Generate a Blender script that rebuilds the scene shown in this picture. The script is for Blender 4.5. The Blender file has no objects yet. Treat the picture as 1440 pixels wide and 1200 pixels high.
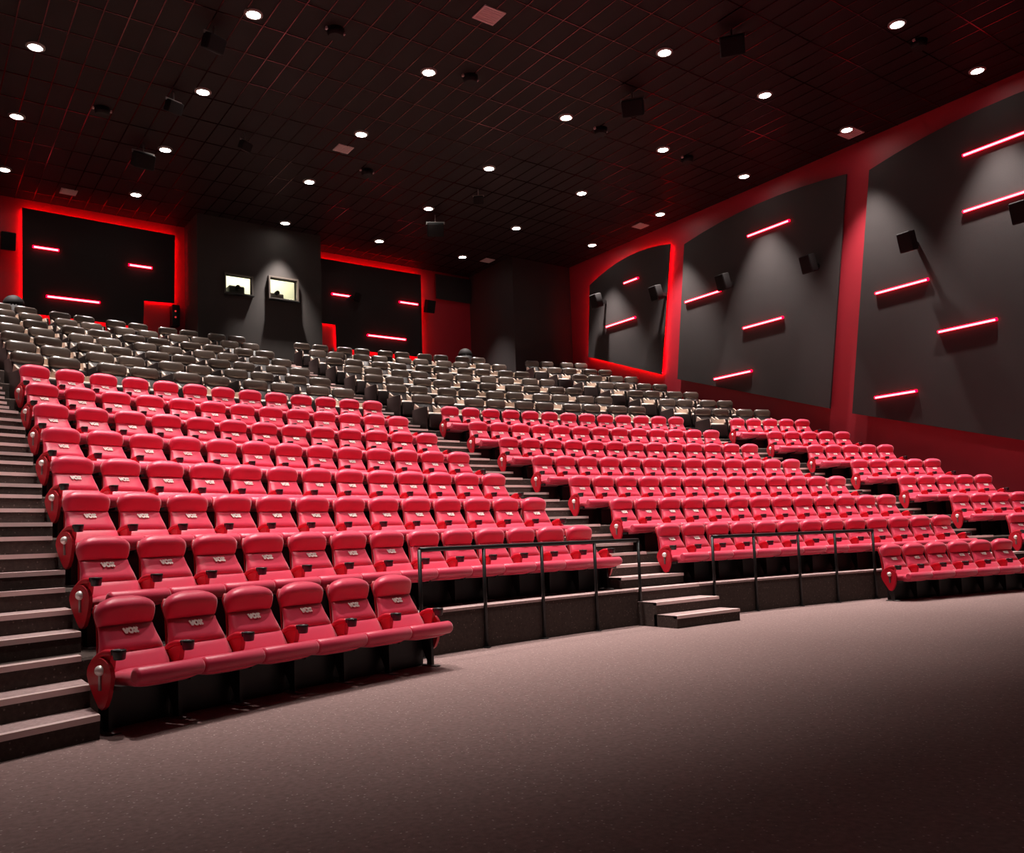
import bpy, math, random
from mathutils import Vector, Matrix
random.seed(4)
scene = bpy.context.scene
COL = scene.collection

# ------------------------------------------------------------------ materials
def node_mat(name):
    m = bpy.data.materials.new(name); m.use_nodes = True
    nt = m.node_tree; nt.nodes.clear()
    out = nt.nodes.new('ShaderNodeOutputMaterial')
    b = nt.nodes.new('ShaderNodeBsdfPrincipled')
    nt.links.new(b.outputs[0], out.inputs[0])
    return m, nt, b, out

def mat(name, col, rough=.5, metal=0., spec=.5, noise=0., nscale=8., bump=0., bscale=60., sheen=0.):
    m, nt, b, out = node_mat(name)
    b.inputs['Base Color'].default_value = (*col, 1)
    b.inputs['Roughness'].default_value = rough
    b.inputs['Metallic'].default_value = metal
    b.inputs['Specular IOR Level'].default_value = spec
    if sheen:
        b.inputs['Sheen Weight'].default_value = sheen
    tc = nt.nodes.new('ShaderNodeTexCoord')
    if noise:
        n = nt.nodes.new('ShaderNodeTexNoise'); n.inputs['Scale'].default_value = nscale
        n.inputs['Detail'].default_value = 4
        nt.links.new(tc.outputs['Object'], n.inputs['Vector'])
        mx = nt.nodes.new('ShaderNodeMixRGB'); mx.blend_type = 'MIX'
        mx.inputs[1].default_value = (*[c * (1 - noise) for c in col], 1)
        mx.inputs[2].default_value = (*[min(1, c * (1 + noise)) for c in col], 1)
        nt.links.new(n.outputs['Fac'], mx.inputs[0])
        nt.links.new(mx.outputs[0], b.inputs['Base Color'])
    if bump:
        n2 = nt.nodes.new('ShaderNodeTexNoise'); n2.inputs['Scale'].default_value = bscale
        nt.links.new(tc.outputs['Object'], n2.inputs['Vector'])
        bp = nt.nodes.new('ShaderNodeBump'); bp.inputs['Strength'].default_value = bump
        bp.inputs['Distance'].default_value = .01
        nt.links.new(n2.outputs['Fac'], bp.inputs['Height'])
        nt.links.new(bp.outputs[0], b.inputs['Normal'])
    return m

def emit(name, col, strength):
    m = bpy.data.materials.new(name); m.use_nodes = True
    nt = m.node_tree; nt.nodes.clear()
    out = nt.nodes.new('ShaderNodeOutputMaterial')
    e = nt.nodes.new('ShaderNodeEmission')
    e.inputs[0].default_value = (*col, 1); e.inputs[1].default_value = strength
    nt.links.new(e.outputs[0], out.inputs[0])
    return m

def carpet(name, base, dot, dscale=14., thr=.13):
    m, nt, b, out = node_mat(name)
    b.inputs['Roughness'].default_value = .95
    b.inputs['Specular IOR Level'].default_value = .1
    tc = nt.nodes.new('ShaderNodeTexCoord')
    v = nt.nodes.new('ShaderNodeTexVoronoi'); v.inputs['Scale'].default_value = dscale
    nt.links.new(tc.outputs['Object'], v.inputs['Vector'])
    r = nt.nodes.new('ShaderNodeValToRGB')
    r.color_ramp.elements[0].position = thr; r.color_ramp.elements[0].color = (1, 1, 1, 1)
    r.color_ramp.elements[1].position = thr + .08; r.color_ramp.elements[1].color = (0, 0, 0, 1)
    nt.links.new(v.outputs['Distance'], r.inputs[0])
    n = nt.nodes.new('ShaderNodeTexNoise'); n.inputs['Scale'].default_value = 30
    n.inputs['Detail'].default_value = 6
    nt.links.new(tc.outputs['Object'], n.inputs['Vector'])
    m1 = nt.nodes.new('ShaderNodeMixRGB')
    m1.inputs[1].default_value = (*[c * .6 for c in base], 1)
    m1.inputs[2].default_value = (*[c * 1.4 for c in base], 1)
    nt.links.new(n.outputs['Fac'], m1.inputs[0])
    m2 = nt.nodes.new('ShaderNodeMixRGB'); m2.inputs[2].default_value = (*dot, 1)
    nt.links.new(r.outputs[0], m2.inputs[0]); nt.links.new(m1.outputs[0], m2.inputs[1])
    nt.links.new(m2.outputs[0], b.inputs['Base Color'])
    bp = nt.nodes.new('ShaderNodeBump'); bp.inputs['Strength'].default_value = .5
    bp.inputs['Distance'].default_value = .008
    n3 = nt.nodes.new('ShaderNodeTexNoise'); n3.inputs['Scale'].default_value = 180
    nt.links.new(tc.outputs['Object'], n3.inputs['Vector'])
    nt.links.new(n3.outputs['Fac'], bp.inputs['Height']); nt.links.new(bp.outputs[0], b.inputs['Normal'])
    return m

M = dict(
    seat=mat('red_seat_fabric', (.69, .028, .085), .38, spec=.5, noise=.06, nscale=5, bump=.12, bscale=300, sheen=.3),
    seat_shell=mat('red_seat_shell', (.42, .006, .02), .45),
    arm=mat('red_armrest_vinyl', (.55, .008, .026), .38),
    black=mat('black_plastic', (.008, .008, .008), .4),
    steel=mat('black_painted_steel', (.012, .011, .011), .45),
    foot=mat('grey_metal_foot', (.35, .33, .32), .35, metal=.8),
    knob=mat('polished_chrome_knob', (.9, .86, .82), .38, metal=.35),
    logo=mat('white_logo_thread', (.9, .82, .76), .6),
    leather=mat('dark_taupe_leather', (.080, .060, .049), .33, spec=.75, noise=.15, nscale=9, bump=.2, bscale=90),
    leather_dark=mat('black_brown_leather', (.022, .014, .013), .4, noise=.15, nscale=9),
    cream=mat('cream_leather', (.60, .46, .37), .4, noise=.05, nscale=9, bump=.1, bscale=90),
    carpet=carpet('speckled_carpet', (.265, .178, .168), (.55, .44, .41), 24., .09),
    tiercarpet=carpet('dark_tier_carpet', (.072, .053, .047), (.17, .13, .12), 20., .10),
    tread=carpet('lit_tread_carpet', (.44, .31, .30), (.5, .42, .40), 20., .10),  # stair carpet made paler, with the light on the tops in its colour
    nosing=mat('pale_ribbed_nosing', (.80, .60, .58), .45),
    ceil=mat('black_ceiling_tile', (.010, .0036, .0038), .6, spec=.15, noise=.25, nscale=2.5),
    tbar=mat('cove_tinted_ceiling_bar', (.10, .005, .009), .20, metal=1.),  # black bars tinted red: cove reflections put into the metal colour
    redwall=mat('red_painted_wall', (.31, .008, .020), .55, noise=.06, nscale=3, bump=.08, bscale=40),
    panel=mat('charcoal_acoustic_fabric', (.0225, .0160, .0155), .85, noise=.16, nscale=2.2, bump=.3, bscale=120),
    panelback=mat('black_acoustic_fabric', (.014, .008, .008), .85, noise=.16, nscale=2.2),
    boothwall=mat('dark_booth_fabric', (.022, .017, .0145), .85, noise=.12, nscale=2.5),
    boothin=mat('pale_booth_interior', (.85, .84, .70), .7),
    frame=mat('brown_window_frame', (.06, .045, .035), .5),
    rail=mat('black_rail_paint', (.006, .006, .006), .4),
    vent=mat('grey_vent_cover', (.42, .30, .30), .6),
    spk=mat('black_speaker_case', (.008, .006, .006), .7, spec=.2),
    spkg=mat('speaker_grille_cloth', (.012, .009, .009), .9, spec=.1),
    grey=mat('grey_bracket', (.25, .22, .21), .5),
    trim=mat('downlight_trim', (.25, .22, .2), .4),
    door=mat('red_door_paint', (.42, .006, .015), .5),
    lamp=emit('lamp_lens_light', (1, .95, .88), 40),
    tube=emit('red_neon_light', (1, .32, .38), 3.2),
    tubecase=emit('red_neon_diffuser', (1, .0, .014), 11.0),
    cove=emit('red_cove_light', (1, .003, .012), 42.0),
    reddot=emit('red_indicator', (1, .05, .05), .6),
)
def glass():
    m, nt, b, out = node_mat('window_glass')
    b.inputs['Base Color'].default_value = (1, 1, 1, 1)
    b.inputs['Roughness'].default_value = .02
    b.inputs['Transmission Weight'].default_value = 1
    b.inputs['IOR'].default_value = 1.1
    return m
M['glass'] = glass()

# ------------------------------------------------------------------ mesh builder
class MB:
    def __init__(s): s.v = []; s.f = []; s.sm = []
    def add(s, vs, fs, smooth=False):
        o = len(s.v); s.v += [tuple(v) for v in vs]
        s.f += [tuple(i + o for i in f) for f in fs]; s.sm += [smooth] * len(fs)
        return s
    def box(s, x0, x1, y0, y1, z0, z1):
        vs = [(x, y, z) for z in (z0, z1) for y in (y0, y1) for x in (x0, x1)]
        return s.add(vs, [(0, 2, 3, 1), (4, 5, 7, 6), (0, 1, 5, 4), (2, 6, 7, 3), (0, 4, 6, 2), (1, 3, 7, 5)])
    def loft(s, rings, smooth=True, caps=True):
        n = len(rings[0]); vs = [p for r in rings for p in r]; fs = []
        for i in range(len(rings) - 1):
            for j in range(n):
                a = i * n + j; b = i * n + (j + 1) % n
                fs.append((a, b, b + n, a + n))
        s.add(vs, fs, smooth)
        if caps:
            o = len(s.v) - len(vs)
            s.f.append(tuple(o + j for j in reversed(range(n)))); s.sm.append(False)
            s.f.append(tuple(o + (len(rings) - 1) * n + j for j in range(n))); s.sm.append(False)
        return s
    def rbox(s, x0, x1, y0, y1, z0, z1, r=.03, axis='x', n=5):
        """box with four rounded long edges and eased ends, its length along the axis"""
        ax = 'xyz'.index(axis); lo = [x0, y0, z0]; hi = [x1, y1, z1]
        u, v = [i for i in range(3) if i != ax]
        r = min(r, (hi[u] - lo[u]) / 2 - 1e-4, (hi[v] - lo[v]) / 2 - 1e-4, (hi[ax] - lo[ax]) / 2 - 1e-4)
        rings = []
        for k, t in enumerate((0, .3, 1)):
            rings.append((lo[ax] + r * (1 - math.cos(t * math.pi / 2)) , r * (1 - math.sin(t * math.pi / 2))))
        rings2 = [(hi[ax] - (p - lo[ax]), ins) for p, ins in reversed(rings)]
        out = []
        for p, ins in rings + rings2:
            ring = []
            rr = max(r - ins * .5, .002)
            for cx, cy, a0 in ((hi[u] - ins - rr, hi[v] - ins - rr, 0), (lo[u] + ins + rr, hi[v] - ins - rr, 90),
                               (lo[u] + ins + rr, lo[v] + ins + rr, 180), (hi[u] - ins - rr, lo[v] + ins + rr, 270)):
                for i in range(n):
                    a = math.radians(a0 + 90 * i / (n - 1))
                    q = [0, 0, 0]; q[ax] = p; q[u] = cx + rr * math.cos(a); q[v] = cy + rr * math.sin(a)
                    ring.append(tuple(q))
            out.append(ring)
        return s.loft(out)
    def cyl(s, a, b, r, n=12, r2=None, smooth=True):
        a = Vector(a); b = Vector(b); d = (b - a).normalized()
        u = d.orthogonal().normalized(); w = d.cross(u)
        r2 = r if r2 is None else r2
        R = [[a + (u * math.cos(t) + w * math.sin(t)) * r for t in [2 * math.pi * i / n for i in range(n)]],
             [b + (u * math.cos(t) + w * math.sin(t)) * r2 for t in [2 * math.pi * i / n for i in range(n)]]]
        return s.loft(R, smooth)
    def sphere(s, c, r, n=14, m=8, sz=1.):
        rings = []
        for i in range(m + 1):
            p = -math.pi / 2 + math.pi * i / m; p = max(min(p, 1.55), -1.55)
            rings.append([(c[0] + r * math.cos(p) * math.cos(t), c[1] + r * math.cos(p) * math.sin(t),
                           c[2] + r * sz * math.sin(p)) for t in [2 * math.pi * j / n for j in range(n)]])
        return s.loft(rings)
    def prism(s, pts, a, b, axis='x'):
        """extrude a 2D polygon (the two other coordinates) between a and b on the axis"""
        def P(p, t):
            if axis == 'x': return (t, p[0], p[1])
            if axis == 'y': return (p[0], t, p[1])
            return (p[0], p[1], t)
        n = len(pts)
        vs = [P(p, a) for p in pts] + [P(p, b) for p in pts]
        fs = [(i, (i + 1) % n, (i + 1) % n + n, i + n) for i in range(n)]
        fs += [tuple(reversed(range(n))), tuple(range(n, 2 * n))]
        return s.add(vs, fs)
    def mesh(s, name, m):
        me = bpy.data.meshes.new(name); me.from_pydata(s.v, [], s.f); me.materials.append(m)
        for p, k in zip(me.polygons, s.sm): p.use_smooth = k
        import bmesh
        bm = bmesh.new(); bm.from_mesh(me); bmesh.ops.recalc_face_normals(bm, faces=bm.faces); bm.to_mesh(me); bm.free()
        me.update(); return me

def obj(name, mb, m, parent=None, loc=None, rotz=None):
    o = bpy.data.objects.new(name, mb.mesh(name, m)); COL.objects.link(o)
    if parent: o.parent = parent
    if loc: o.location = loc
    if rotz is not None: o.rotation_euler = (0, 0, rotz)
    return o
def struct(name, mb, m, parent=None):
    o = obj(name, mb, m, parent)
    if not parent: o['kind'] = 'structure'
    return o
def tag(o, label, cat, group=None):
    o['label'] = label; o['category'] = cat
    if group: o['group'] = group
    return o
def thing(name, label, cat, loc=(0, 0, 0), rotz=0., group=None):
    o = bpy.data.objects.new(name, None); COL.objects.link(o)
    o.empty_display_size = .1
    o.location = loc; o.rotation_euler = (0, 0, rotz)
    return tag(o, label, cat, group)
KIDS = {}
def copy_tree(o, parent=None):
    c = o.copy(); COL.objects.link(c)
    if parent: c.parent = parent
    for ch in KIDS[o.name]: copy_tree(ch, c)
    return c
def index_tree(o):
    KIDS[o.name] = list(o.children)
    for ch in KIDS[o.name]: index_tree(ch)
ORD = ['', 'first', 'second', 'third', 'fourth', 'fifth', 'sixth', 'seventh', 'eighth', 'ninth', 'tenth', 'eleventh', 'twelfth', 'thirteenth']

# ------------------------------------------------------------------ hall dimensions (metres)
H = 12.1; XR = 12.3; XL = -11.8; YB = 20.5; YF = -12.5; FL = .06
KC, AL, K3, PR, PQ, DD = .0396738, .72743, .00021, 1.12565, .01032, -.00249
HS = [0, 0, .44757, .92083, 1.39716, 1.88757, 2.38, 2.87995, 3.39797]
Y9, P9, Z9, Q9, Q92 = 9.49968, 1.4083, 4.86453, .49679, .00231
def kk(r): return KC / (1 + AL * KC * (r - 1) * PR)
def cy(x, r):
    k = kk(r); q = max(-.99, min(.99, k * x))
    return (math.sqrt(1 - q * q) - 1) / k + K3 * x ** 3
def yhead(x, r):
    if r <= 8: return cy(x, r) + PR * (r - 1) + PQ * (r - 1) ** 2
    return cy(x, r) + Y9 + P9 * (r - 9)
def slope(x, r): return (cy(x + .01, r) - cy(x - .01, r)) / .02
def level(r):
    if r <= 1: return FL
    if r <= 8: return HS[r] + .09
    if r <= 15: t = r - 9; return Z9 + Q9 * t + Q92 * t * t - 1.0
    return 7.4
def edge(x, r):
    if r == 16: return yhead(x, 15) + .45
    return yhead(x, r) - (.92 if r <= 8 else 1.0)

# ------------------------------------------------------------------ shell
struct('floor', MB().box(XL, XR, YF, 3.2, -.14, FL), M['carpet'])
N = 56; XS = [XL + (XR - XL) * i / N for i in range(N + 1)]
for r in range(2, 17):
    mb = MB(); z1 = level(r); z0 = level(r - 1) - .25
    prof = []
    for x in XS:
        ya = edge(x, r); yb = edge(x, r + 1) + .05 if r < 16 else YB
        prof.append([(x, ya, z0), (x, ya, z1 - .02), (x, ya + .02, z1), (x, yb, z1), (x, yb, z0)])
    mb.loft(prof, smooth=False)
    struct('seating_tier', mb, M['tiercarpet'] if r > 2 else M['tiercarpet'])
# lit front edge of the first platform, its light put into a paler carpet
def strip(x0, x1, r, d0, d1, zt, n=14):
    mb = MB(); prof = []
    for i in range(n + 1):
        x = x0 + (x1 - x0) * i / n; e = edge(x, r)
        prof.append([(x, e + d0, zt - .03), (x, e + d0, zt), (x, e + d1, zt), (x, e + d1, zt - .03)])
    return mb.loft(prof, smooth=False)
lip = obj('walkway_lit_edge', strip(-5.2, 4.75, 2, -.012, .26, level(2) + .012, 30), M['tread']); lip['kind'] = 'structure'

# aisle stairs: three risers to every row
def aisle(xa, xb, r0=2, r1=16, tag_=None):
    """xa(r), xb(r): left and right limits of the aisle at row r"""
    root = bpy.data.objects.new('aisle_stairs', None); COL.objects.link(root); root['kind'] = 'structure'
    for r in range(r0, r1 + 1):
        a, b = xa(r), xb(r); za, zb = level(r - 1), level(r); pitch = (edge((a + b) / 2, r) - edge((a + b) / 2, r - 1)) if r > 2 else 1.1
        t = pitch / 3; hh = (zb - za) / 3
        for k in (1, 2, 3):
            zt = za + hh * k; mb = MB(); prof = []; nz = []
            d0 = -(3 - k) * t; d1 = d0 + t + .05 if k < 3 else .14
            for i in range(5):
                x = a + (b - a) * i / 4; e = edge(x, r)
                base = (za - .04 if k < 3 else zt - .03)
                zz = zt if k < 3 else zt + .012
                prof.append([(x, e + d0 - .004, base), (x, e + d0 - .004, zz), (x, e + d1, zz), (x, e + d1, base)])
                nz.append([(x, e + d0 - .014, zz - .035), (x, e + d0 - .014, zz + .006), (x, e + d0 + .055, zz + .006), (x, e + d0 + .055, zz - .035)])
            mb.loft(prof, smooth=False)
            st = obj('step', mb, M['tiercarpet'], root)  # darker carpet carries the shade of the risers below the pale treads
            tc_ = MB(); pr_ = []
            for i in range(5):
                x = a + (b - a) * i / 4; e = edge(x, r)
                pr_.append([(x, e + d0 + .03, zz - .01), (x, e + d0 + .03, zz + .004), (x, e + d1 - .005, zz + .004), (x, e + d1 - .005, zz - .01)])
            obj('tread', tc_.loft(pr_, smooth=False), M['tread'], st)
            obj('nosing', MB().loft(nz, smooth=False), M['nosing'], st)
def endx(a0, d, r, span=0):       # arc length coordinate of a row end -> x
    s = a0 + d * (r - 1) + DD * (r - 1) ** 2 + span
    k = kk(r); return math.sin(k * s) / k
def endx9(a0, d, r, span=0):
    s = a0 + d * (r - 9) + span; k = kk(r); return math.sin(k * s) / k
S = .56
AX = {'L': (-8.3598, .08265), 'M': (.22396, .10168), 'R': (8.97988, .09937)}
AX9 = {'L': (-7.87057, .05231), 'M': (.73691, .06317), 'R': (9.48773, .06034)}
def lo(b, r): return endx(*AX[b], r) - .30 if r <= 8 else endx9(*AX9[b], min(r, 15)) - .42
def hi(b, r): return endx(*AX[b], r, 12 * S) + .30 if r <= 8 else endx9(*AX9[b], min(r, 15), 4 * 1.47547 + .62429) + .42
aisle(lambda r: -10.1, lambda r: lo('L', r))
aisle(lambda r: hi('L', r), lambda r: lo('M', r))
aisle(lambda r: hi('M', r), lambda r: lo('R', r))

# right wall, back wall, others
struct('wall_right', MB().box(XR, XR + .3, YF, YB + .3, -.2, H + .2), M['redwall'])
struct('wall_back', MB().box(XL, XR, YB, YB + .3, -.2, H + .2), M['redwall'])
struct('wall_left', MB().box(XL - .3, XL, YF, YB + .3, -.2, H + .2), M['redwall'])
struct('wall_front', MB().box(XL, XR, YF - .3, YF, -.2, H + .2), M['panelback'])
struct('ceiling', MB().box(XL - .3, XR + .3, YF, YB + .3, H, H + .2), M['ceil'])
ceil = bpy.data.objects['ceiling']
g1 = MB()
x = -11.55
while x < XR:
    g1.box(x - .012, x + .012, -6, YB, H - .012, H + .001); x += .47
g2 = MB(); y = -5.9
while y < YB:
    g2.box(XL, XR, y - .012, y + .012, H - .0125, H + .0005); y += 1.167
o = obj('grid_bars', g1, M['tbar'], ceil); o['kind'] = 'stuff'
o = obj('cross_bars', g2, M['tbar'], ceil); o['kind'] = 'stuff'

# corner enclosures at the back
struct('trim_1', MB().box(9.45, XR, 17.45, YB, 6.8, H), M['panelback'])
struct('trim_2', MB().box(XL, -8.9, 17.45, YB, 6.8, H), M['boothwall'])
# projection booth volume with two windows
bx0, bx1, by = -1.9, 2.31, 19.0
wins = [(-1.01, -.16, 9.64, 10.22), (.44, 1.375, 9.63, 10.32)]
mb = MB()
cuts = [bx0, wins[0][0], wins[0][1], wins[1][0], wins[1][1], bx1]
for i in range(5):
    a, b = cuts[i], cuts[i + 1]
    if i in (1, 3):
        w = wins[i // 2]
        mb.box(a, b, by, by + .12, 7.2, w[2]); mb.box(a, b, by, by + .12, w[3], H)
    else: mb.box(a, b, by, by + .12, 7.2, H)
mb.box(bx0, bx0 + .1, by + .12, YB, 7.2, H); mb.box(bx1 - .1, bx1, by + .12, YB, 7.2, H)
struct('wall_booth', mb, M['boothwall'])
# lit interior
mb = MB()
mb.box(bx0 + .12, bx1 - .12, 20.3, 20.35, 7.6, 11.2)
mb.box(bx0 + .12, bx1 - .12, by + .14, 20.3, 7.55, 7.6); mb.box(bx0 + .12, bx1 - .12, by + .14, 20.3, 11.2, 11.25)
struct('wall_booth_interior', mb, M['boothin'])
for i, (a, b, c, d) in enumerate(wins):
    w = bpy.data.objects.new('window_%d' % (i + 1), None); COL.objects.link(w); w['kind'] = 'structure'
    f = MB(); t = .05; pr = .06 if i == 0 else .14
    f.box(a - t, b + t, by - pr, by + .14, c - t, c); f.box(a - t, b + t, by - pr, by + .14, d, d + t)
    f.box(a - t, a, by - pr, by + .14, c, d); f.box(b, b + t, by - pr, by + .14, c, d)
    obj('window_frame', f, M['frame'], w)
    obj('pane', MB().box(a, b, by + .06, by + .07, c, d), M['glass'], w)
    obj('window_sill', MB().box(a - t, b + t, by - pr - .1, by, c - t - .03, c - t), M['black'], w)
    # projector seen through the window
    p = thing('film_projector', 'dark film projector silhouetted inside the %s lit booth window' % ('left' if i == 0 else 'right'),
              'projector', ((a + b) / 2 + (.12 if i == 0 else -.02), 19.62, 9.52), 0, 'projectors in the booth')
    obj('projector_body', MB().rbox(-.30, .22, -.22, .35, -.12, .50 if i == 0 else .44, .04, 'y'), M['steel'] if i == 0 else M['grey'], p)
    obj('lens', MB().cyl((-.05, -.36, .42), (-.05, -.2, .42), .07, 16), M['black'], p)
    obj('stand', MB().box(-.2, .2, -.15, .25, -1.7, -.12), M['steel'], p)
lt = bpy.data.lights.new('booth_lamp', 'AREA'); lt.energy = 80; lt.color = (1, .98, .72); lt.shape = 'RECTANGLE'; lt.size = 3; lt.size_y = .7
lo_ = bpy.data.objects.new('booth_lamp', lt); COL.objects.link(lo_); lo_.location = (.2, 19.6, 11.1)

# doors beside the back panels
for i, (a, b, zt) in enumerate([(-3.2, -2.4, 9.36), (2.72, 3.42, 9.36)]):
    d = struct('door_%d' % (i + 1), MB().box(a, b, YB - .05, YB, 7.4, zt), M['door'])
    obj('door_handle', MB().box(b - .12, b - .06, YB - .11, YB - .05, 8.3, 8.5), M['grey'], d)
t = thing('control_cabinet', 'small black wall cabinet with two dim red lights beside the left back door', 'cabinet', (-2.26, 20.3, 9.0))
obj('cabinet_case', MB().rbox(-.12, .12, -.1, .2, -.36, .34, .015, 'z'), M['black'], t)
for z in (.12, -.08): obj('indicator_lamp', MB().cyl((-.02, -.115, z), (-.02, -.1, z), .03, 10), M['reddot'], t)

# ------------------------------------------------------------------ dark acoustic boards, proud of the red walls
def board(name, label, pts, axis, front, back, m, group, cove=None, inset=.06):
    mb = MB().prism(pts, front, back, axis)
    t = thing(name, label, 'wall panel', (0, 0, 0), 0, group)
    obj('fabric_board', mb, m, t)
    # battens that carry the board off the wall
    ys = [p[0] for p in pts]; zs = [p[1] for p in pts]; cyy = (min(ys) + max(ys)) / 2; czz = (min(zs) + max(zs)) / 2
    wall = XR if axis == 'x' else YB
    bt = MB()
    for k in (-.2, .2):
        yy = cyy + k * (max(ys) - min(ys))
        if axis == 'x': bt.box(back, wall - .0005, yy - .05, yy + .05, czz - .9, czz + .9)
        else: bt.box(yy - .05, yy + .05, back, wall - .0005, czz - .35, czz + .35)
    obj('batten', bt, M['steel'], t)
    if cove:
        for i0, i1 in cove:
            a = Vector(pts[i0]); b = Vector(pts[i1])
            c = Vector((cyy, czz))
            d = (b - a).normalized(); n = Vector((-d.y, d.x))
            if n.dot(c - (a + b) / 2) < 0: n = -n
            a2 = a + n * inset + d * .05; b2 = b + n * inset - d * .05
            mid = back + (.035 if axis == 'x' else .035)
            def P(q, off): return (mid + off, q.x, q.y) if axis == 'x' else (q.x, mid + off, q.y)
            obj('cove_strip', MB().cyl(P(a2, 0), P(b2, 0), .02, 6), M['cove'], t)
    return t
PX = 12.15
def arch(a, m, b, n=8):
    """points from a over m to b on a smooth arc"""
    out = []
    t0 = (m[0] - a[0]) / (b[0] - a[0])
    # quadratic through three points
    for i in range(n + 1):
        t = i / n; y = a[0] + (b[0] - a[0]) * t
        L0 = (t - t0) * (t - 1) / ((0 - t0) * (0 - 1)); L1 = t * (t - 1) / (t0 * (t0 - 1)); L2 = t * (t - t0) / ((1 - t0))
        out.append((y, a[1] * L0 + m[1] * L1 + b[1] * L2))
    return out
top = arch((16.1, 11.0), (14.4, 11.45), (11.79, 11.33))
p1 = top + [(12.51, 6.85), (16.35, 8.22)]
n = len(p1)
board('acoustic_panel', 'dark arched board with a glowing red rim, nearest the back on the right wall', p1, 'x', PX, 12.2, M['panel'],
      'arched boards on the right wall', [(i, i + 1) for i in range(n - 1)] + [(n - 1, 0)])
p2 = arch((11.14, 11.12), (8.17, 11.46), (4.95, 11.27)) + [(5.95, 4.70), (11.76, 6.56)]
board('acoustic_panel', 'wide dark arched board carrying four red tubes, middle of the right wall', p2, 'x', PX, 12.2, M['panel'], 'arched boards on the right wall')
p3 = arch((4.25, 11.12), (1.4, 11.52), (-1.9, 11.35)) + [(-.85, 2.72), (5.25, 4.46)]
board('acoustic_panel', 'dark arched board nearest the camera on the right wall, with a speaker shadow', p3, 'x', PX, 12.2, M['panel'], 'arched boards on the right wall')
p4 = arch((-2.6, 11.12), (-5.4, 11.52), (-8.7, 11.35)) + [(-8.0, .9), (-1.7, 2.3)]
board('acoustic_panel', 'dark arched board closest to the screen on the right wall', p4, 'x', PX, 12.2, M['panel'], 'arched boards on the right wall')
bl = [(-6.67, 11.78), (-2.25, 11.72), (-2.28, 9.42), (-3.22, 9.38), (-3.24, 8.50), (-6.64, 8.57)]
board('acoustic_panel', 'black board with a red glowing rim on the back wall left of the booth', bl, 'y', 20.33, 20.38, M['panelback'],
      'boards on the back wall', [(0, 1), (1, 2), (2, 3), (4, 5), (5, 0)])
br = [(2.45, 11.78), (7.08, 11.80), (7.04, 8.50), (3.44, 8.50), (3.42, 9.37), (2.45, 9.37)]
board('acoustic_panel', 'black board with a red glowing rim on the back wall right of the booth', br, 'y', 20.33, 20.38, M['panelback'],
      'boards on the back wall', [(0, 1), (1, 2), (2, 3), (3, 4), (4, 5)])
board('acoustic_panel', 'small plain black board high on the red back wall near the right corner', [(7.75, 11.95), (9.4, 11.95), (9.4, 10.95), (7.75, 10.95)],
      'y', 20.33, 20.38, M['panelback'], 'boards on the back wall')

# ------------------------------------------------------------------ red neon tubes
def neon(a, b, z, axis, label, group):
    c = (a + b) / 2; h = abs(b - a) / 2
    loc = (12.115, c, z) if axis == 'x' else (c, 20.295, z)
    t = thing('neon_tube_light', label, 'neon light', loc, 0, group)
    w = .034 if axis == 'x' else .034
    if axis == 'x':
        obj('mounting_channel', MB().box(.0, w, -h + .1, h - .1, -.012, .012), M['steel'], t)
        obj('red_diffuser', MB().cyl((-.002, -h, 0), (-.002, h, 0), .036, 12), M['tubecase'], t)
        obj('glass_tube', MB().cyl((-.022, -h + .03, -.010), (-.022, h - .03, -.010), .026, 10), M['tube'], t)
    else:
        obj('mounting_channel', MB().box(-h + .1, h - .1, .0, w, -.012, .012), M['steel'], t)
        obj('red_diffuser', MB().cyl((-h, -.004, 0), (h, -.004, 0), .038, 12), M['tubecase'], t)
        obj('glass_tube', MB().cyl((-h + .03, -.028, -.01), (h - .03, -.028, -.01), .026, 10), M['tube'], t)
G1 = 'red neon tubes on the middle right-wall board'; G0 = 'red neon tubes on the rear right-wall board'; G2 = 'red neon tubes on the near right-wall board'
for a, b, z, l, g in [
    (6.88, 8.45, 10.55, 'slanting red neon tube, topmost on the middle board of right wall', G1),
    (9.64, 11.2, 9.11, 'red neon tube starting at the left edge of the middle right-wall board', G1),
    (7.31, 8.82, 7.68, 'red neon tube third from top on the middle right-wall board', G1),
    (8.58, 10.11, 6.27, 'red neon tube lowest on the middle right-wall board', G1),
    (13.39, 14.14, 10.55, 'short red neon tube high on the glowing-rimmed right-wall board', G0),
    (13.63, 15.21, 9.15, 'longer red neon tube low on the glowing-rimmed right-wall board', G0),
    (.20, 1.7, 10.52, 'red neon tube highest on the near right-wall board, cut by the frame', G2),
    (.3, 1.8, 9.1, 'red neon tube second from top on near right-wall board, cut by frame', G2),
    (2.8, 4.29, 7.64, 'red neon tube under the wall speaker on the near right-wall board', G2),
    (1.19, 2.65, 6.21, 'red neon tube crossing the speaker shadow on the near right-wall board', G2),
    (3.32, 4.51, 4.79, 'red neon tube lowest on the near right-wall board, above red seats', G2)]:
    neon(a, b, z, 'x', l, g)
for a, b, z, l, g in [
    (-6.39, -5.68, 10.61, 'short red neon tube high left on the left back board', 'red neon tubes on the left back board'),
    (-3.69, -2.98, 10.48, 'short red neon tube high right on the left back board', 'red neon tubes on the left back board'),
    (-6.02, -4.53, 9.13, 'long red neon tube low on the left back board', 'red neon tubes on the left back board'),
    (3.27, 4.04, 10.5, 'short red neon tube next to booth on the right back board', 'red neon tubes on the right back board'),
    (6.06, 6.88, 10.57, 'short red neon tube near the right rim of the right back board', 'red neon tubes on the right back board'),
    (4.67, 6.3, 9.11, 'long red neon tube low on the right back board', 'red neon tubes on the right back board')]:
    neon(a, b, z, 'y', l, g)

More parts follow.
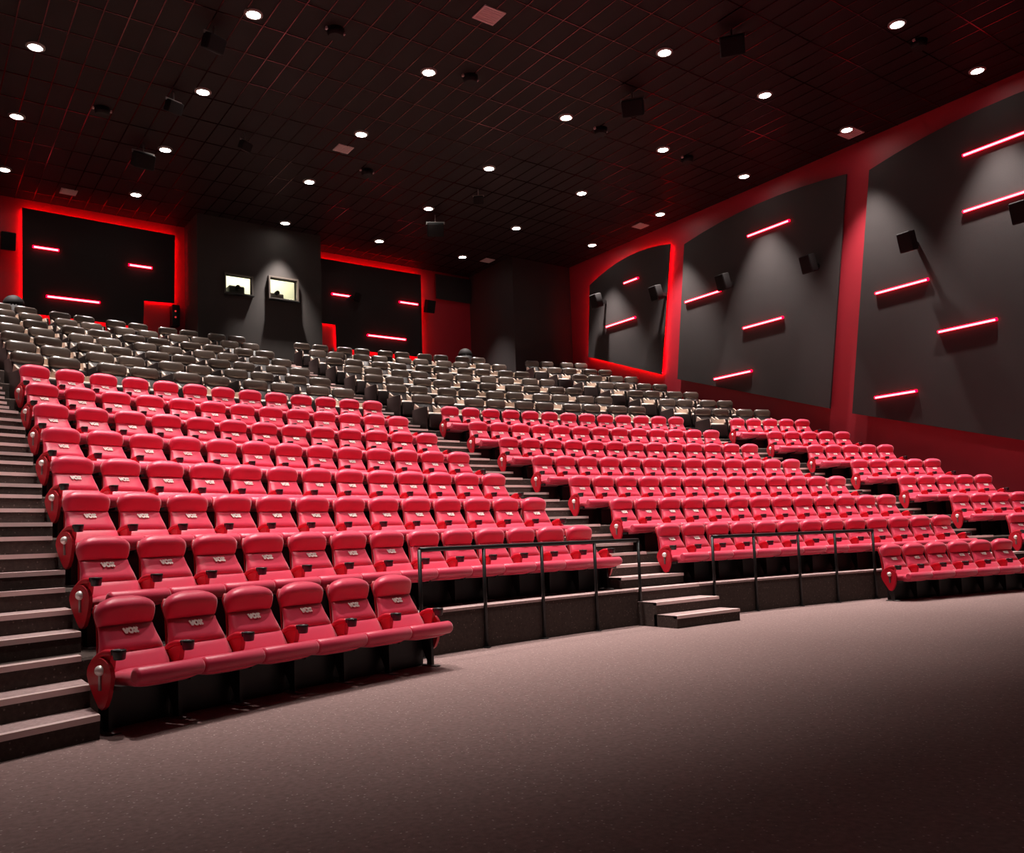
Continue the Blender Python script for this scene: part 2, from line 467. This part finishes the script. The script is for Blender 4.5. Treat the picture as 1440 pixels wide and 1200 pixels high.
# ------------------------------------------------------------------ downlights
GX = [-7.35, -3.87, .21, 4.28, 7.80, 11.28]; GY = [-2.70, .82, 4.30, 7.80, 11.35, 14.87, 18.38]
t = thing('ceiling_downlight', 'x', 'ceiling light', (0, 0, H), 0, 'round downlights in the ceiling')
ring = MB(); R0, R1 = .10, .145; n = 20
prof = []; R0, R1 = .14, .19
for i in range(n + 1):
    a = 2 * math.pi * i / n; c, s_ = math.cos(a), math.sin(a)
    prof.append([(R0 * c, R0 * s_, -.05), (R1 * c, R1 * s_, -.03), (R1 * c, R1 * s_, 0), (R0 * c, R0 * s_, 0)])
ring.loft(prof, caps=False)
obj('trim_ring', ring, M['trim'], t)
obj('lens', MB().cyl((0, 0, -.035), (0, 0, -.02), .14, 20), M['lamp'], t)
index_tree(t); first = [t]
SPOT = bpy.data.lights.new('downlight_beam', 'SPOT')
SPOT.energy = 3000; SPOT.color = (1, .90, .85); SPOT.spot_size = math.radians(62); SPOT.spot_blend = .8; SPOT.shadow_soft_size = .09
rown = ['seventh row from the back', 'sixth row from the back', 'fifth row from the back', 'fourth row from the back', 'third row from the back', 'second row from the back', 'rearmost row']
SPOT0 = SPOT.copy(); SPOT0.energy = 1150; SPOT0.spot_size = math.radians(46); SPOT0.spot_blend = 1
def project_x(x, y, z):   # only to know which lamps of the grid the photograph can show
    return True
for j, yy in enumerate(GY):
    for i, xx in enumerate(GX):
        if (i == 2 and j == 6): xx = .8
        if i == 5 and j == 6: continue
        if i == 0 and j == 6 : xx = -7.31
        o = first.pop() if first else copy_tree(t)
        o.location = (xx, yy, H)
        o['label'] = 'round white ceiling downlight, %s from the right wall, %s' % (ORD[6 - i - (1 if j == 6 else 0)], rown[j])
        L = bpy.data.objects.new('downlight_beam', SPOT if j else SPOT0); COL.objects.link(L); L.location = (xx, yy, H - .07)
        if j == 0: L.rotation_euler = (math.radians(17), 0, 0)   # front row of lamps is aimed at the seats

# ------------------------------------------------------------------ ceiling devices
def vent(x, y, label, s=.26):
    t = thing('ceiling_vent', label, 'vent', (x, y, H), 0, 'square ceiling vents')
    obj('vent_frame', MB().box(-s, s, -s * .95, s * .95, -.025, 0), M['vent'], t)
    sl = MB()
    for k in range(-3, 4): sl.box(-s * .85, s * .85, k * s * .24 - .01, k * s * .24 + .01, -.035, -.025)
    obj('vent_slats', sl, M['vent'], t)
for x, y, l in [(.19, 5.29, 'square pale vent nearest the camera in the ceiling centre'), (.18, 12.4, 'square pale vent by the downlights before the projection booth'),
                (11.6, 4.38, 'square vent beside a downlight at the right ceiling edge'), (11.5, 12.53, 'small vent at right ceiling edge above the rear arched board'),
                (-5.58, 19.2, 'small vent above the left back board'), (8.89, 18.3, 'small vent before the dark right back corner')]:
    vent(x, y, l, .26 if y < 10 else .22)
def round_dev(x, y, label):
    t = thing('ceiling_speaker', label, 'speaker', (x, y, H), 0, 'round ceiling speakers')
    obj('housing', MB().cyl((0, 0, -.16), (0, 0, 0), .15, 20, .19), M['spk'], t)
    obj('bracket', MB().box(-.22, .22, -.03, .03, -.05, -.0), M['vent'], t)
for x, y, l in [(-5.68, 13.45, 'round black ceiling speaker among red-lit bars at left'), (1.35, 13.35, 'round black ceiling speaker in front of the right back board'),
                (5.5, 7.85, 'round black ceiling speaker near the middle of the ceiling'), (8.83, 7.85, 'round black ceiling speaker nearest the right wall'),
                (8.9, .95, 'round black ceiling speaker at the upper right corner of the view'),
                (1.15, 7.5, 'round black ceiling speaker behind the centre front vent'), (-2.25, 7.45, 'round black ceiling speaker left of centre at top')]:
    round_dev(x, y, l)
def hung(x, y, z, rz, label, group='box speakers hung from the ceiling', s=1., pitch=.5):
    t = thing('hanging_speaker', label, 'speaker', (x, y, z), rz, group)
    mb = MB().rbox(-.26 * s, .26 * s, -.17 * s, .17 * s, -.2 * s, .2 * s, .03, 'x')
    Rm = Matrix.Rotation(pitch, 4, 'X')
    mb.v = [tuple(Rm @ Vector(v)) for v in mb.v]
    obj('speaker_cabinet', mb, M['spk'], t)
    g = MB().box(-.23 * s, .23 * s, -.18 * s, -.168 * s, -.17 * s, .17 * s); g.v = [tuple(Rm @ Vector(v)) for v in g.v]
    obj('grille', g, M['spkg'], t)
    obj('drop_rod', MB().cyl((0, 0, 0), (0, 0, H - z), .018, 8), M['grey'], t)
    obj('yoke', MB().box(-.29 * s, .29 * s, -.015, .015, .17 * s, .25 * s), M['grey'], t)
hung(-4.42, 14.9, 11.65, .1, 'black box speaker hung in front of the left back board')
hung(4.78, 15.3, 11.6, -.5, 'black box speaker hung before the right back board', s=1.05)
hung(4.9, 6.0, 11.7, -.9, 'black box speaker hung from centre right of the ceiling')
hung(4.88, 2.9, 11.7, -.9, 'black box speaker hung nearest the camera at right centre')
hung(-4.42, 11.8, 11.75, .3, 'black box speaker hung midway along the left ceiling', s=.7)
hung(-4.4, 8.7, 11.75, .3, 'black box speaker hung nearest the camera at left', s=.8)
hung(4.85, 12.8, 11.75, -.7, 'small black box speaker hung over the middle block rear rows', s=.6)
hung(-2.36, 12.9, 11.75, .5, 'small black box speaker hung ahead of the booth windows', s=.6)

# wall speakers
def wspk(loc, rz, label, s=1., wall='x', g='box speakers on the right wall'):
    t = thing('wall_speaker', label, 'speaker', loc, rz, g)
    mb = MB().rbox(-.22 * s, .22 * s, -.20 * s, .18 * s, -.31 * s, .31 * s, .025, 'z')
    Rm = Matrix.Rotation(.30, 4, 'X'); mb.v = [tuple(Rm @ Vector(v)) for v in mb.v]
    obj('speaker_cabinet', mb, M['spk'], t)
    gr = MB().box(-.19 * s, .19 * s, -.212 * s, -.198 * s, -.27 * s, .27 * s); gr.v = [tuple(Rm @ Vector(v)) for v in gr.v]
    obj('grille', gr, M['spkg'], t)
    d = (12.15 - loc[0]) if wall == 'x' else (YB - loc[1])
    obj('wall_bracket', MB().box(-.04, .04, .1, d, -.06, .06), M['steel'], t)
RW = -math.pi / 2
for (y, z), l in [((3.05, 8.64), 'black box speaker casting a long shadow on the near right-wall board'),
                  ((.28, 8.5), 'black box speaker at the right frame edge on the near right-wall board'),
                  ((6.02, 8.9), 'black box speaker by the right edge of the middle right-wall board'),
                  ((9.15, 9.2), 'black box speaker at left on the middle right-wall board'),
                  ((12.1, 9.6), 'black box speaker at right on the glowing-rimmed right-wall board'),
                  ((15.2, 10.1), 'black box speaker in the far corner of the glowing-rimmed board')]:
    wspk((11.68, y, z), RW, l, .82)
wspk((-7.05, 20.1, 10.6), 0, 'black box speaker on red wall left of the left back board', .85, 'y', 'box speakers on the back wall')
wspk((7.3, 20.1, 10.5), 0, 'black box speaker on red wall right of the right back board', .8, 'y', 'box speakers on the back wall')
wspk((4.2, 20.1, 10.45), .9, 'small black speaker between the tubes of the right back board', .5, 'y', 'box speakers on the back wall')
# domed bins behind the last row
for x, l in ((-7.02, 'black domed bin behind the last row below the left wall speaker'), (8.02, 'black domed bin behind the last row near the right back corner')):
    t = thing('domed_bin', l, 'bin', (x, 18.75, 7.4), 0, 'black domed bins at the back')
    obj('bin_body', MB().cyl((0, 0, 0), (0, 0, .95), .22, 20, .26), M['spk'], t)
    obj('domed_lid', MB().sphere((0, 0, .97), .27, 20, 10, .95), M['spk'], t)

# ------------------------------------------------------------------ front rails
def edge_pt(x, d): return (x, edge(x, 2) - d)
def rail(xs, label):
    t = thing('handrail', label, 'handrail', (xs[0], edge(xs[0], 2) - .04, FL), 0, 'black tube rails along the first platform')
    o0 = Vector(t.location)
    ztop = 1.23
    for k, x in enumerate(xs):
        px, py = edge_pt(x, .035)
        low = FL
        mb = MB().cyl(Vector((px, py, low)) - o0, Vector((px, py, ztop)) - o0, .022, 10)
        mb.cyl(Vector((px, py, low)) - o0, Vector((px, py, low + .012)) - o0, .05, 12)
        obj('post', mb, M['rail'], t)
    tp = MB(); m = 24; pts = []
    for i in range(m + 1):
        x = xs[0] + (xs[-1] - xs[0]) * i / m; px, py = edge_pt(x, .035); pts.append(Vector((px, py, ztop)) - o0)
    rings = []
    for i, p in enumerate(pts):
        d = (pts[min(i + 1, m)] - pts[max(i - 1, 0)]).normalized(); u = Vector((0, 0, 1)); w = d.cross(u).normalized()
        rings.append([p + (u * math.cos(a) + w * math.sin(a)) * .026 for a in [2 * math.pi * q / 10 for q in range(10)]])
    tp.loft(rings)
    obj('top_rail', tp, M['rail'], t)
rail([-4.95, -3.99, -3.03, -2.07, -1.22], 'black tube handrail left of the centre steps, before the second row')
rail([.33, 1.25, 2.27, 3.14, 4.06], 'black tube handrail right of the centre steps, before the second row')

# ------------------------------------------------------------------ cinema seat parts
def ring_back(z, w, yf, yb, n=20, bow=.018, e=3.2):
    """rounded cross section of the backrest; front (towards -y) slightly hollow"""
    out = []; cyy = (yf + yb) / 2; d = (yb - yf) / 2
    for i in range(n):
        a = 2 * math.pi * i / n; c, s_ = math.cos(a), math.sin(a)
        x = w * math.copysign(abs(c) ** (2 / e), c); y = d * math.copysign(abs(s_) ** (2 / 2.4), s_)
        y += cyy
        if s_ < 0: y += bow * (1 - (x / w) ** 2)
        out.append((x, y, z))
    return out
def backrest_mb():
    L = [  # z, half width, front y, back y
        (.30, .215, -.28, -.15), (.33, .250, -.330, -.13), (.38, .266, -.345, -.115), (.44, .268, -.310, -.10), (.50, .260, -.268, -.085),
        (.530, .254, -.246, -.078), (.537, .252, -.230, -.076), (.545, .250, -.240, -.074),
        (.60, .238, -.205, -.066), (.65, .226, -.172, -.05), (.69, .220, -.146, -.04), (.716, .219, -.130, -.035),
        (.724, .220, -.108, -.033), (.732, .222, -.124, -.03), (.75, .228, -.134, -.02), (.79, .236, -.150, .0), (.825, .236, -.164, .010),
        (.852, .229, -.172, .014), (.876, .213, -.172, .014), (.896, .189, -.160, .008), (.913, .155, -.142, -.004), (.926, .110, -.118, -.02), (.934, .060, -.09, -.04)]
    r = MB(); r.loft([ring_back(z, w, yf, yb) for z, w, yf, yb in L])
    return r
def shell_mb():
    L = [(.30, .20, -.12, -.09), (.40, .235, -.118, -.065), (.60, .215, -.075, -.03), (.72, .20, -.045, .0), (.83, .21, -.01, .035), (.88, .19, -.005, .03)]
    r = MB(); r.loft([ring_back(z, w, yf, yb, bow=0) for z, w, yf, yb in L]); return r
def cushion_mb():
    r = MB()
    # body swept front to back: (y, z top, z bottom, half width)
    L = [(-.22, .40, .33, .22), (-.28, .425, .315, .240), (-.38, .432, .31, .247), (-.48, .436, .31, .255), (-.56, .44, .315, .262), (-.60, .425, .33, .262)]
    rings = []
    for y, zt, zb, w in L:
        ring = []
        for i in range(20):
            a = 2 * math.pi * i / 20; c, s_ = math.cos(a), math.sin(a)
            ring.append((w * math.copysign(abs(c) ** .5, c), y, (zt + zb) / 2 + (zt - zb) / 2 * math.copysign(abs(s_) ** .6, s_)))
        rings.append(ring)
    r.loft(rings)
    return r
def lip_mb():
    r = MB(); rings = []
    for x, q in [(-.272, .6), (-.266, .86), (-.25, 1), (0, 1.0), (.25, 1), (.266, .86), (.272, .6)]:
        rings.append([(x, -.605 + .060 * q * math.cos(a), .405 + .062 * q * math.sin(a)) for a in [2 * math.pi * i / 16 for i in range(16)]])
    r.loft(rings); return r
def arm_mb(x0):
    r = MB(); path = [(-.12, .47, .05), (-.16, .518, .056), (-.22, .556, .056), (-.29, .580, .052), (-.36, .584, .046), (-.40, .580, .042)]
    rings = []
    for i, (y, z, h) in enumerate(path):
        ring = []
        for k in range(14):
            a = 2 * math.pi * k / 14; c, s_ = math.cos(a), math.sin(a)
            ring.append((x0 + .036 * math.copysign(abs(c) ** .7, c), y, z - h / 2 + h * .5 * math.copysign(abs(s_) ** .7, s_) * 1.0))
        rings.append(ring)
    r.loft(rings)
    # the arm's side flank dropping to the seat pivot
    r.prism([(-.14, .47), (-.27, .545), (-.38, .55), (-.36, .45), (-.30, .36), (-.18, .34)], x0 - .022, x0 + .022, 'x')
    return r
def cup_mb(x0):
    r = MB(); n = 16
    o_, i_ = [], []
    def rg(rad, z): z -= .032; return [(x0 + rad * .92 * math.cos(2 * math.pi * k / n), -.445 + rad * math.sin(2 * math.pi * k / n), z) for k in range(n)]
    r.loft([rg(.034, .545), rg(.042, .55), rg(.048, .60), rg(.050, .615), (rg(.042, .617)), rg(.038, .61), rg(.036, .575)])
    r.rbox(x0 - .034, x0 + .034, -.415, -.38, .545, .586, .012, 'y')
    return r
def endpanel_mb(x0, x1):
    r = MB(); pts = []
    for k in range(13):
        a = math.pi * k / 12; pts.append((-.275 + .150 * math.cos(a) , .40 + .125 * math.sin(a)))
    pts += [(-.415, .34), (-.385, .25), (-.35, .19), (-.31, .165), (-.27, .18), (-.215, .25), (-.15, .34)]
    return r.prism(pts, x0, x1, 'x')
def leg_mb(x0):
    r = MB(); r.box(x0 - .016, x0 + .016, -.34, -.27, .012, .50); r.box(x0 - .02, x0 + .02, -.50, -.20, .30, .335)
    r.prism([(-.27, .05), (-.27, .30), (-.15, .34), (-.13, .30)], x0 - .012, x0 + .012, 'x')
    return r
def foot_mb(x0): return MB().rbox(x0 - .035, x0 + .035, -.42, -.18, 0., .014, .006, 'y')
def logo_mb():
    r = MB(); th = .007
    def bar(xa, za, xb, zb, w=.0085):
        d = Vector((xb - xa, zb - za)); nn = Vector((-d.y, d.x)).normalized() * w
        def P(x, z, f): return (x, -.1405 + (.700 - z) * .62 * -1 * -1 * 0 + surf(z) - (th if f else 0), z)
        pts = [(xa + nn.x, za + nn.y), (xb + nn.x, zb + nn.y), (xb - nn.x, zb - nn.y), (xa - nn.x, za - nn.y)]
        vs = [(x, surf(z) , z) for x, z in pts] + [(x, surf(z) - th, z) for x, z in pts]
        r.add(vs, [(0, 1, 2, 3), (7, 6, 5, 4), (0, 4, 5, 1), (1, 5, 6, 2), (2, 6, 7, 3), (3, 7, 4, 0)])
    def surf(z): # front of the back panel near the middle, slightly proud
        return -.129 - (.70 - z) * .66
    def surf_(z): return 0
    zb, zt = .662, .700
    bar(-.056, zt, -.040, zb); bar(-.024, zt, -.040, zb)
    m = 8
    for k in range(m):
        a, b = 2 * math.pi * k / m, 2 * math.pi * (k + 1) / m
        bar(.017 * math.cos(a), .681 + .0175 * math.sin(a), .017 * math.cos(b), .681 + .0175 * math.sin(b), .0075)
    bar(.026, zt, .056, zb); bar(.056, zt, .026, zb)
    return r

def make_seat(left_end=False, right_end=False):
    t = thing('cinema_seat', 'x', 'seat', (0, 0, 0), 0, 'x')
    b = obj('backrest', backrest_mb(), M['seat'], t)
    obj('logo', logo_mb(), M['logo'], b)
    obj('rear_shell', shell_mb(), M['seat_shell'], b)
    c = obj('seat_cushion', cushion_mb(), M['seat'], t)
    obj('front_roll', lip_mb(), M['seat'], c)
    sides = [-1] + ([1] if right_end else [])
    for sd in sides:
        x0 = sd * .28
        a = obj('armrest', arm_mb(x0), M['arm'], t)
        obj('cup_holder', cup_mb(x0), M['black'], a)
        l = obj('leg', leg_mb(x0), M['steel'], t)
        obj('foot_plate', foot_mb(x0), M['foot'], l)
        if (sd == -1 and left_end) or (sd == 1 and right_end):
            e0, e1 = (x0 - .05, x0 - .018) if sd < 0 else (x0 + .018, x0 + .05)
            e = obj('end_panel', endpanel_mb(e0, e1), M['arm'], t)
            k = MB(); sx = e0 - .004 if sd < 0 else e1 + .004
            k.sphere((sx, -.30, .44), .038, 14, 8); 
            k2 = MB().box(sx - .008, sx + .008, -.312, -.288, .30, .41)
            obj('pivot_knob', k, M['knob'], e); obj('pivot_slot', k2, M['foot'], e)
    obj('shade_panel', MB().box(-.278, .278, -.20, -.185, 0, .34), M['black'], t)  # added black sheet standing in for the shade under the seat
    return t
protos = {}
def seat_proto(le, re):
    if (le, re) not in protos:
        t = make_seat(le, re); index_tree(t); protos[(le, re)] = [t, True]
    p = protos[(le, re)]
    if p[1]: p[1] = False; return p[0]
    return copy_tree(p[0])

BN = {'L': 'left', 'M': 'middle', 'R': 'right'}
RN = ['', 'front', 'second', 'third', 'fourth', 'fifth', 'sixth', 'seventh', 'rearmost red']
def place(o, x, r, z):
    o.location = (x, yhead(x, r), z)
    o.rotation_euler = (0, 0, math.atan(slope(x, r)))
def row(b, r, j0, j1, jvis=None):
    a0, d = AX[b]; nseat = j1 - j0 + 1
    for j in range(j0, j1 + 1):
        if jvis is not None and j > jvis: break
        s_ = a0 + d * (r - 1) + DD * (r - 1) ** 2 + j * S; k = kk(r); x = math.sin(k * s_) / k
        o = seat_proto(j == j0, j == j1)
        place(o, x, r, level(r))
        n_ = j - j0 + 1
        pos = 'leftmost' if n_ == 1 else ('rightmost' if n_ == nseat else ORD[n_] + ' from the left')
        o['label'] = 'red cinema seat with white logo, %s, %s row, %s block' % (pos, RN[r], BN[b])
        o['group'] = 'red cinema seats in the %s row of the %s block' % (RN[r], BN[b])
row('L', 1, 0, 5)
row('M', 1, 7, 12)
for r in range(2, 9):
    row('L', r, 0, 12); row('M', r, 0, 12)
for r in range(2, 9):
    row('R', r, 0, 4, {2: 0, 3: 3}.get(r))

# ------------------------------------------------------------------ recliners
def make_recliner():
    t = thing('leather_recliner', 'x', 'recliner', (0, 0, 0), 0, 'x')
    obj('headrest', MB().rbox(-.27, .27, -.13, .05, .77, 1.0, .07, 'x'), M['leather'], t)
    r = MB(); r.loft([ring_back(z, w, yf, yb, bow=.02) for z, w, yf, yb in
                      [(.38, .24, -.30, -.10), (.46, .262, -.27, -.07), (.62, .262, -.20, -.02), (.78, .262, -.12, .03), (.88, .25, -.06, .045), (.93, .23, -.03, .04)]])
    obj('backrest', r, M['leather_dark'], t)
    c = MB().rbox(-.25, .25, -.78, -.20, .30, .47, .06, 'x')
    obj('seat_cushion', c, M['cream'], t)
    obj('footrest', MB().rbox(-.25, .25, -.86, -.76, .08, .43, .04, 'x'), M['leather_dark'], t)
    for sd in (-1, 1):
        a = MB().rbox(min(sd * .262, sd * .310), max(sd * .262, sd * .310), -.80, -.08, .04, .60, .03, 'y')
        a = obj('armrest', a, M['leather_dark'], t)
        xi = sorted((sd * .222, sd * .262))
        w = MB().prism([(-.14, .74), (-.30, .64), (-.74, .59), (-.78, .50), (-.70, .36), (-.20, .36), (-.10, .60)], xi[0], xi[1], 'x')
        obj('inner_wing', w, M['cream'], a)
        obj('cup_holder', MB().cyl((sd * .286, -.70, .60), (sd * .286, -.70, .612), .022, 14), M['black'], a)
    obj('base', MB().box(-.24, .24, -.70, -.05, 0, .30), M['steel'], t)
    return t
rp = make_recliner(); index_tree(rp); fr = [rp]
VN = ['first', 'second', 'third', 'fourth', 'fifth', 'sixth', 'last']
for r in range(9, 16):
    for b, cnt in (('L', 10), ('M', 10), ('R', 4)):
        a0, d = AX9[b]
        for j in range(cnt):
            s_ = a0 + d * (r - 9) + (j // 2) * 1.47547 + (j % 2) * .62429; k = kk(r); x = math.sin(k * s_) / k
            o = fr.pop() if fr else copy_tree(rp)
            place(o, x, r, level(r))
            pos = 'leftmost' if j == 0 else ('rightmost' if j == cnt - 1 else ORD[j + 1] + ' from the left')
            o['label'] = 'dark and cream leather recliner, %s, %s recliner row, %s block' % (pos, VN[r - 9], BN[b])
            o['group'] = 'leather recliners in the %s recliner row of the %s block' % (VN[r - 9], BN[b])

# ------------------------------------------------------------------ camera
cam = bpy.data.cameras.new('camera'); co = bpy.data.objects.new('camera', cam); COL.objects.link(co)
yaw, pit, roll = .62303, .07333, -.03563; f = 1204.338; vx, vy = 720.22, 667.495
F = Vector((math.sin(yaw) * math.cos(pit), math.cos(yaw) * math.cos(pit), math.sin(pit)))
Rt = Vector((math.cos(yaw), -math.sin(yaw), 0)); U = Rt.cross(F)
R2 = Rt * math.cos(roll) + U * math.sin(roll); U2 = -Rt * math.sin(roll) + U * math.cos(roll)
mw = Matrix((R2, U2, -F)).transposed().to_4x4(); mw.translation = Vector((-9.57433, -8.53981, 1.32832))
co.matrix_world = mw
cam.sensor_fit = 'HORIZONTAL'; cam.sensor_width = 36; cam.lens = f / 1440 * 36
cam.shift_x = -(vx - 720) / 1440; cam.shift_y = (vy - 600) / 1440
cam.clip_end = 200
scene.camera = co

w = bpy.data.worlds.new('dark_world'); scene.world = w; w.use_nodes = True
w.node_tree.nodes['Background'].inputs[0].default_value = (.0, .0, .0, 1)
scene.view_settings.view_transform = 'Standard'; scene.view_settings.look = 'None'
scene.view_settings.gamma = 1; scene.view_settings.exposure = 0
scene.view_settings.use_curve_mapping = False
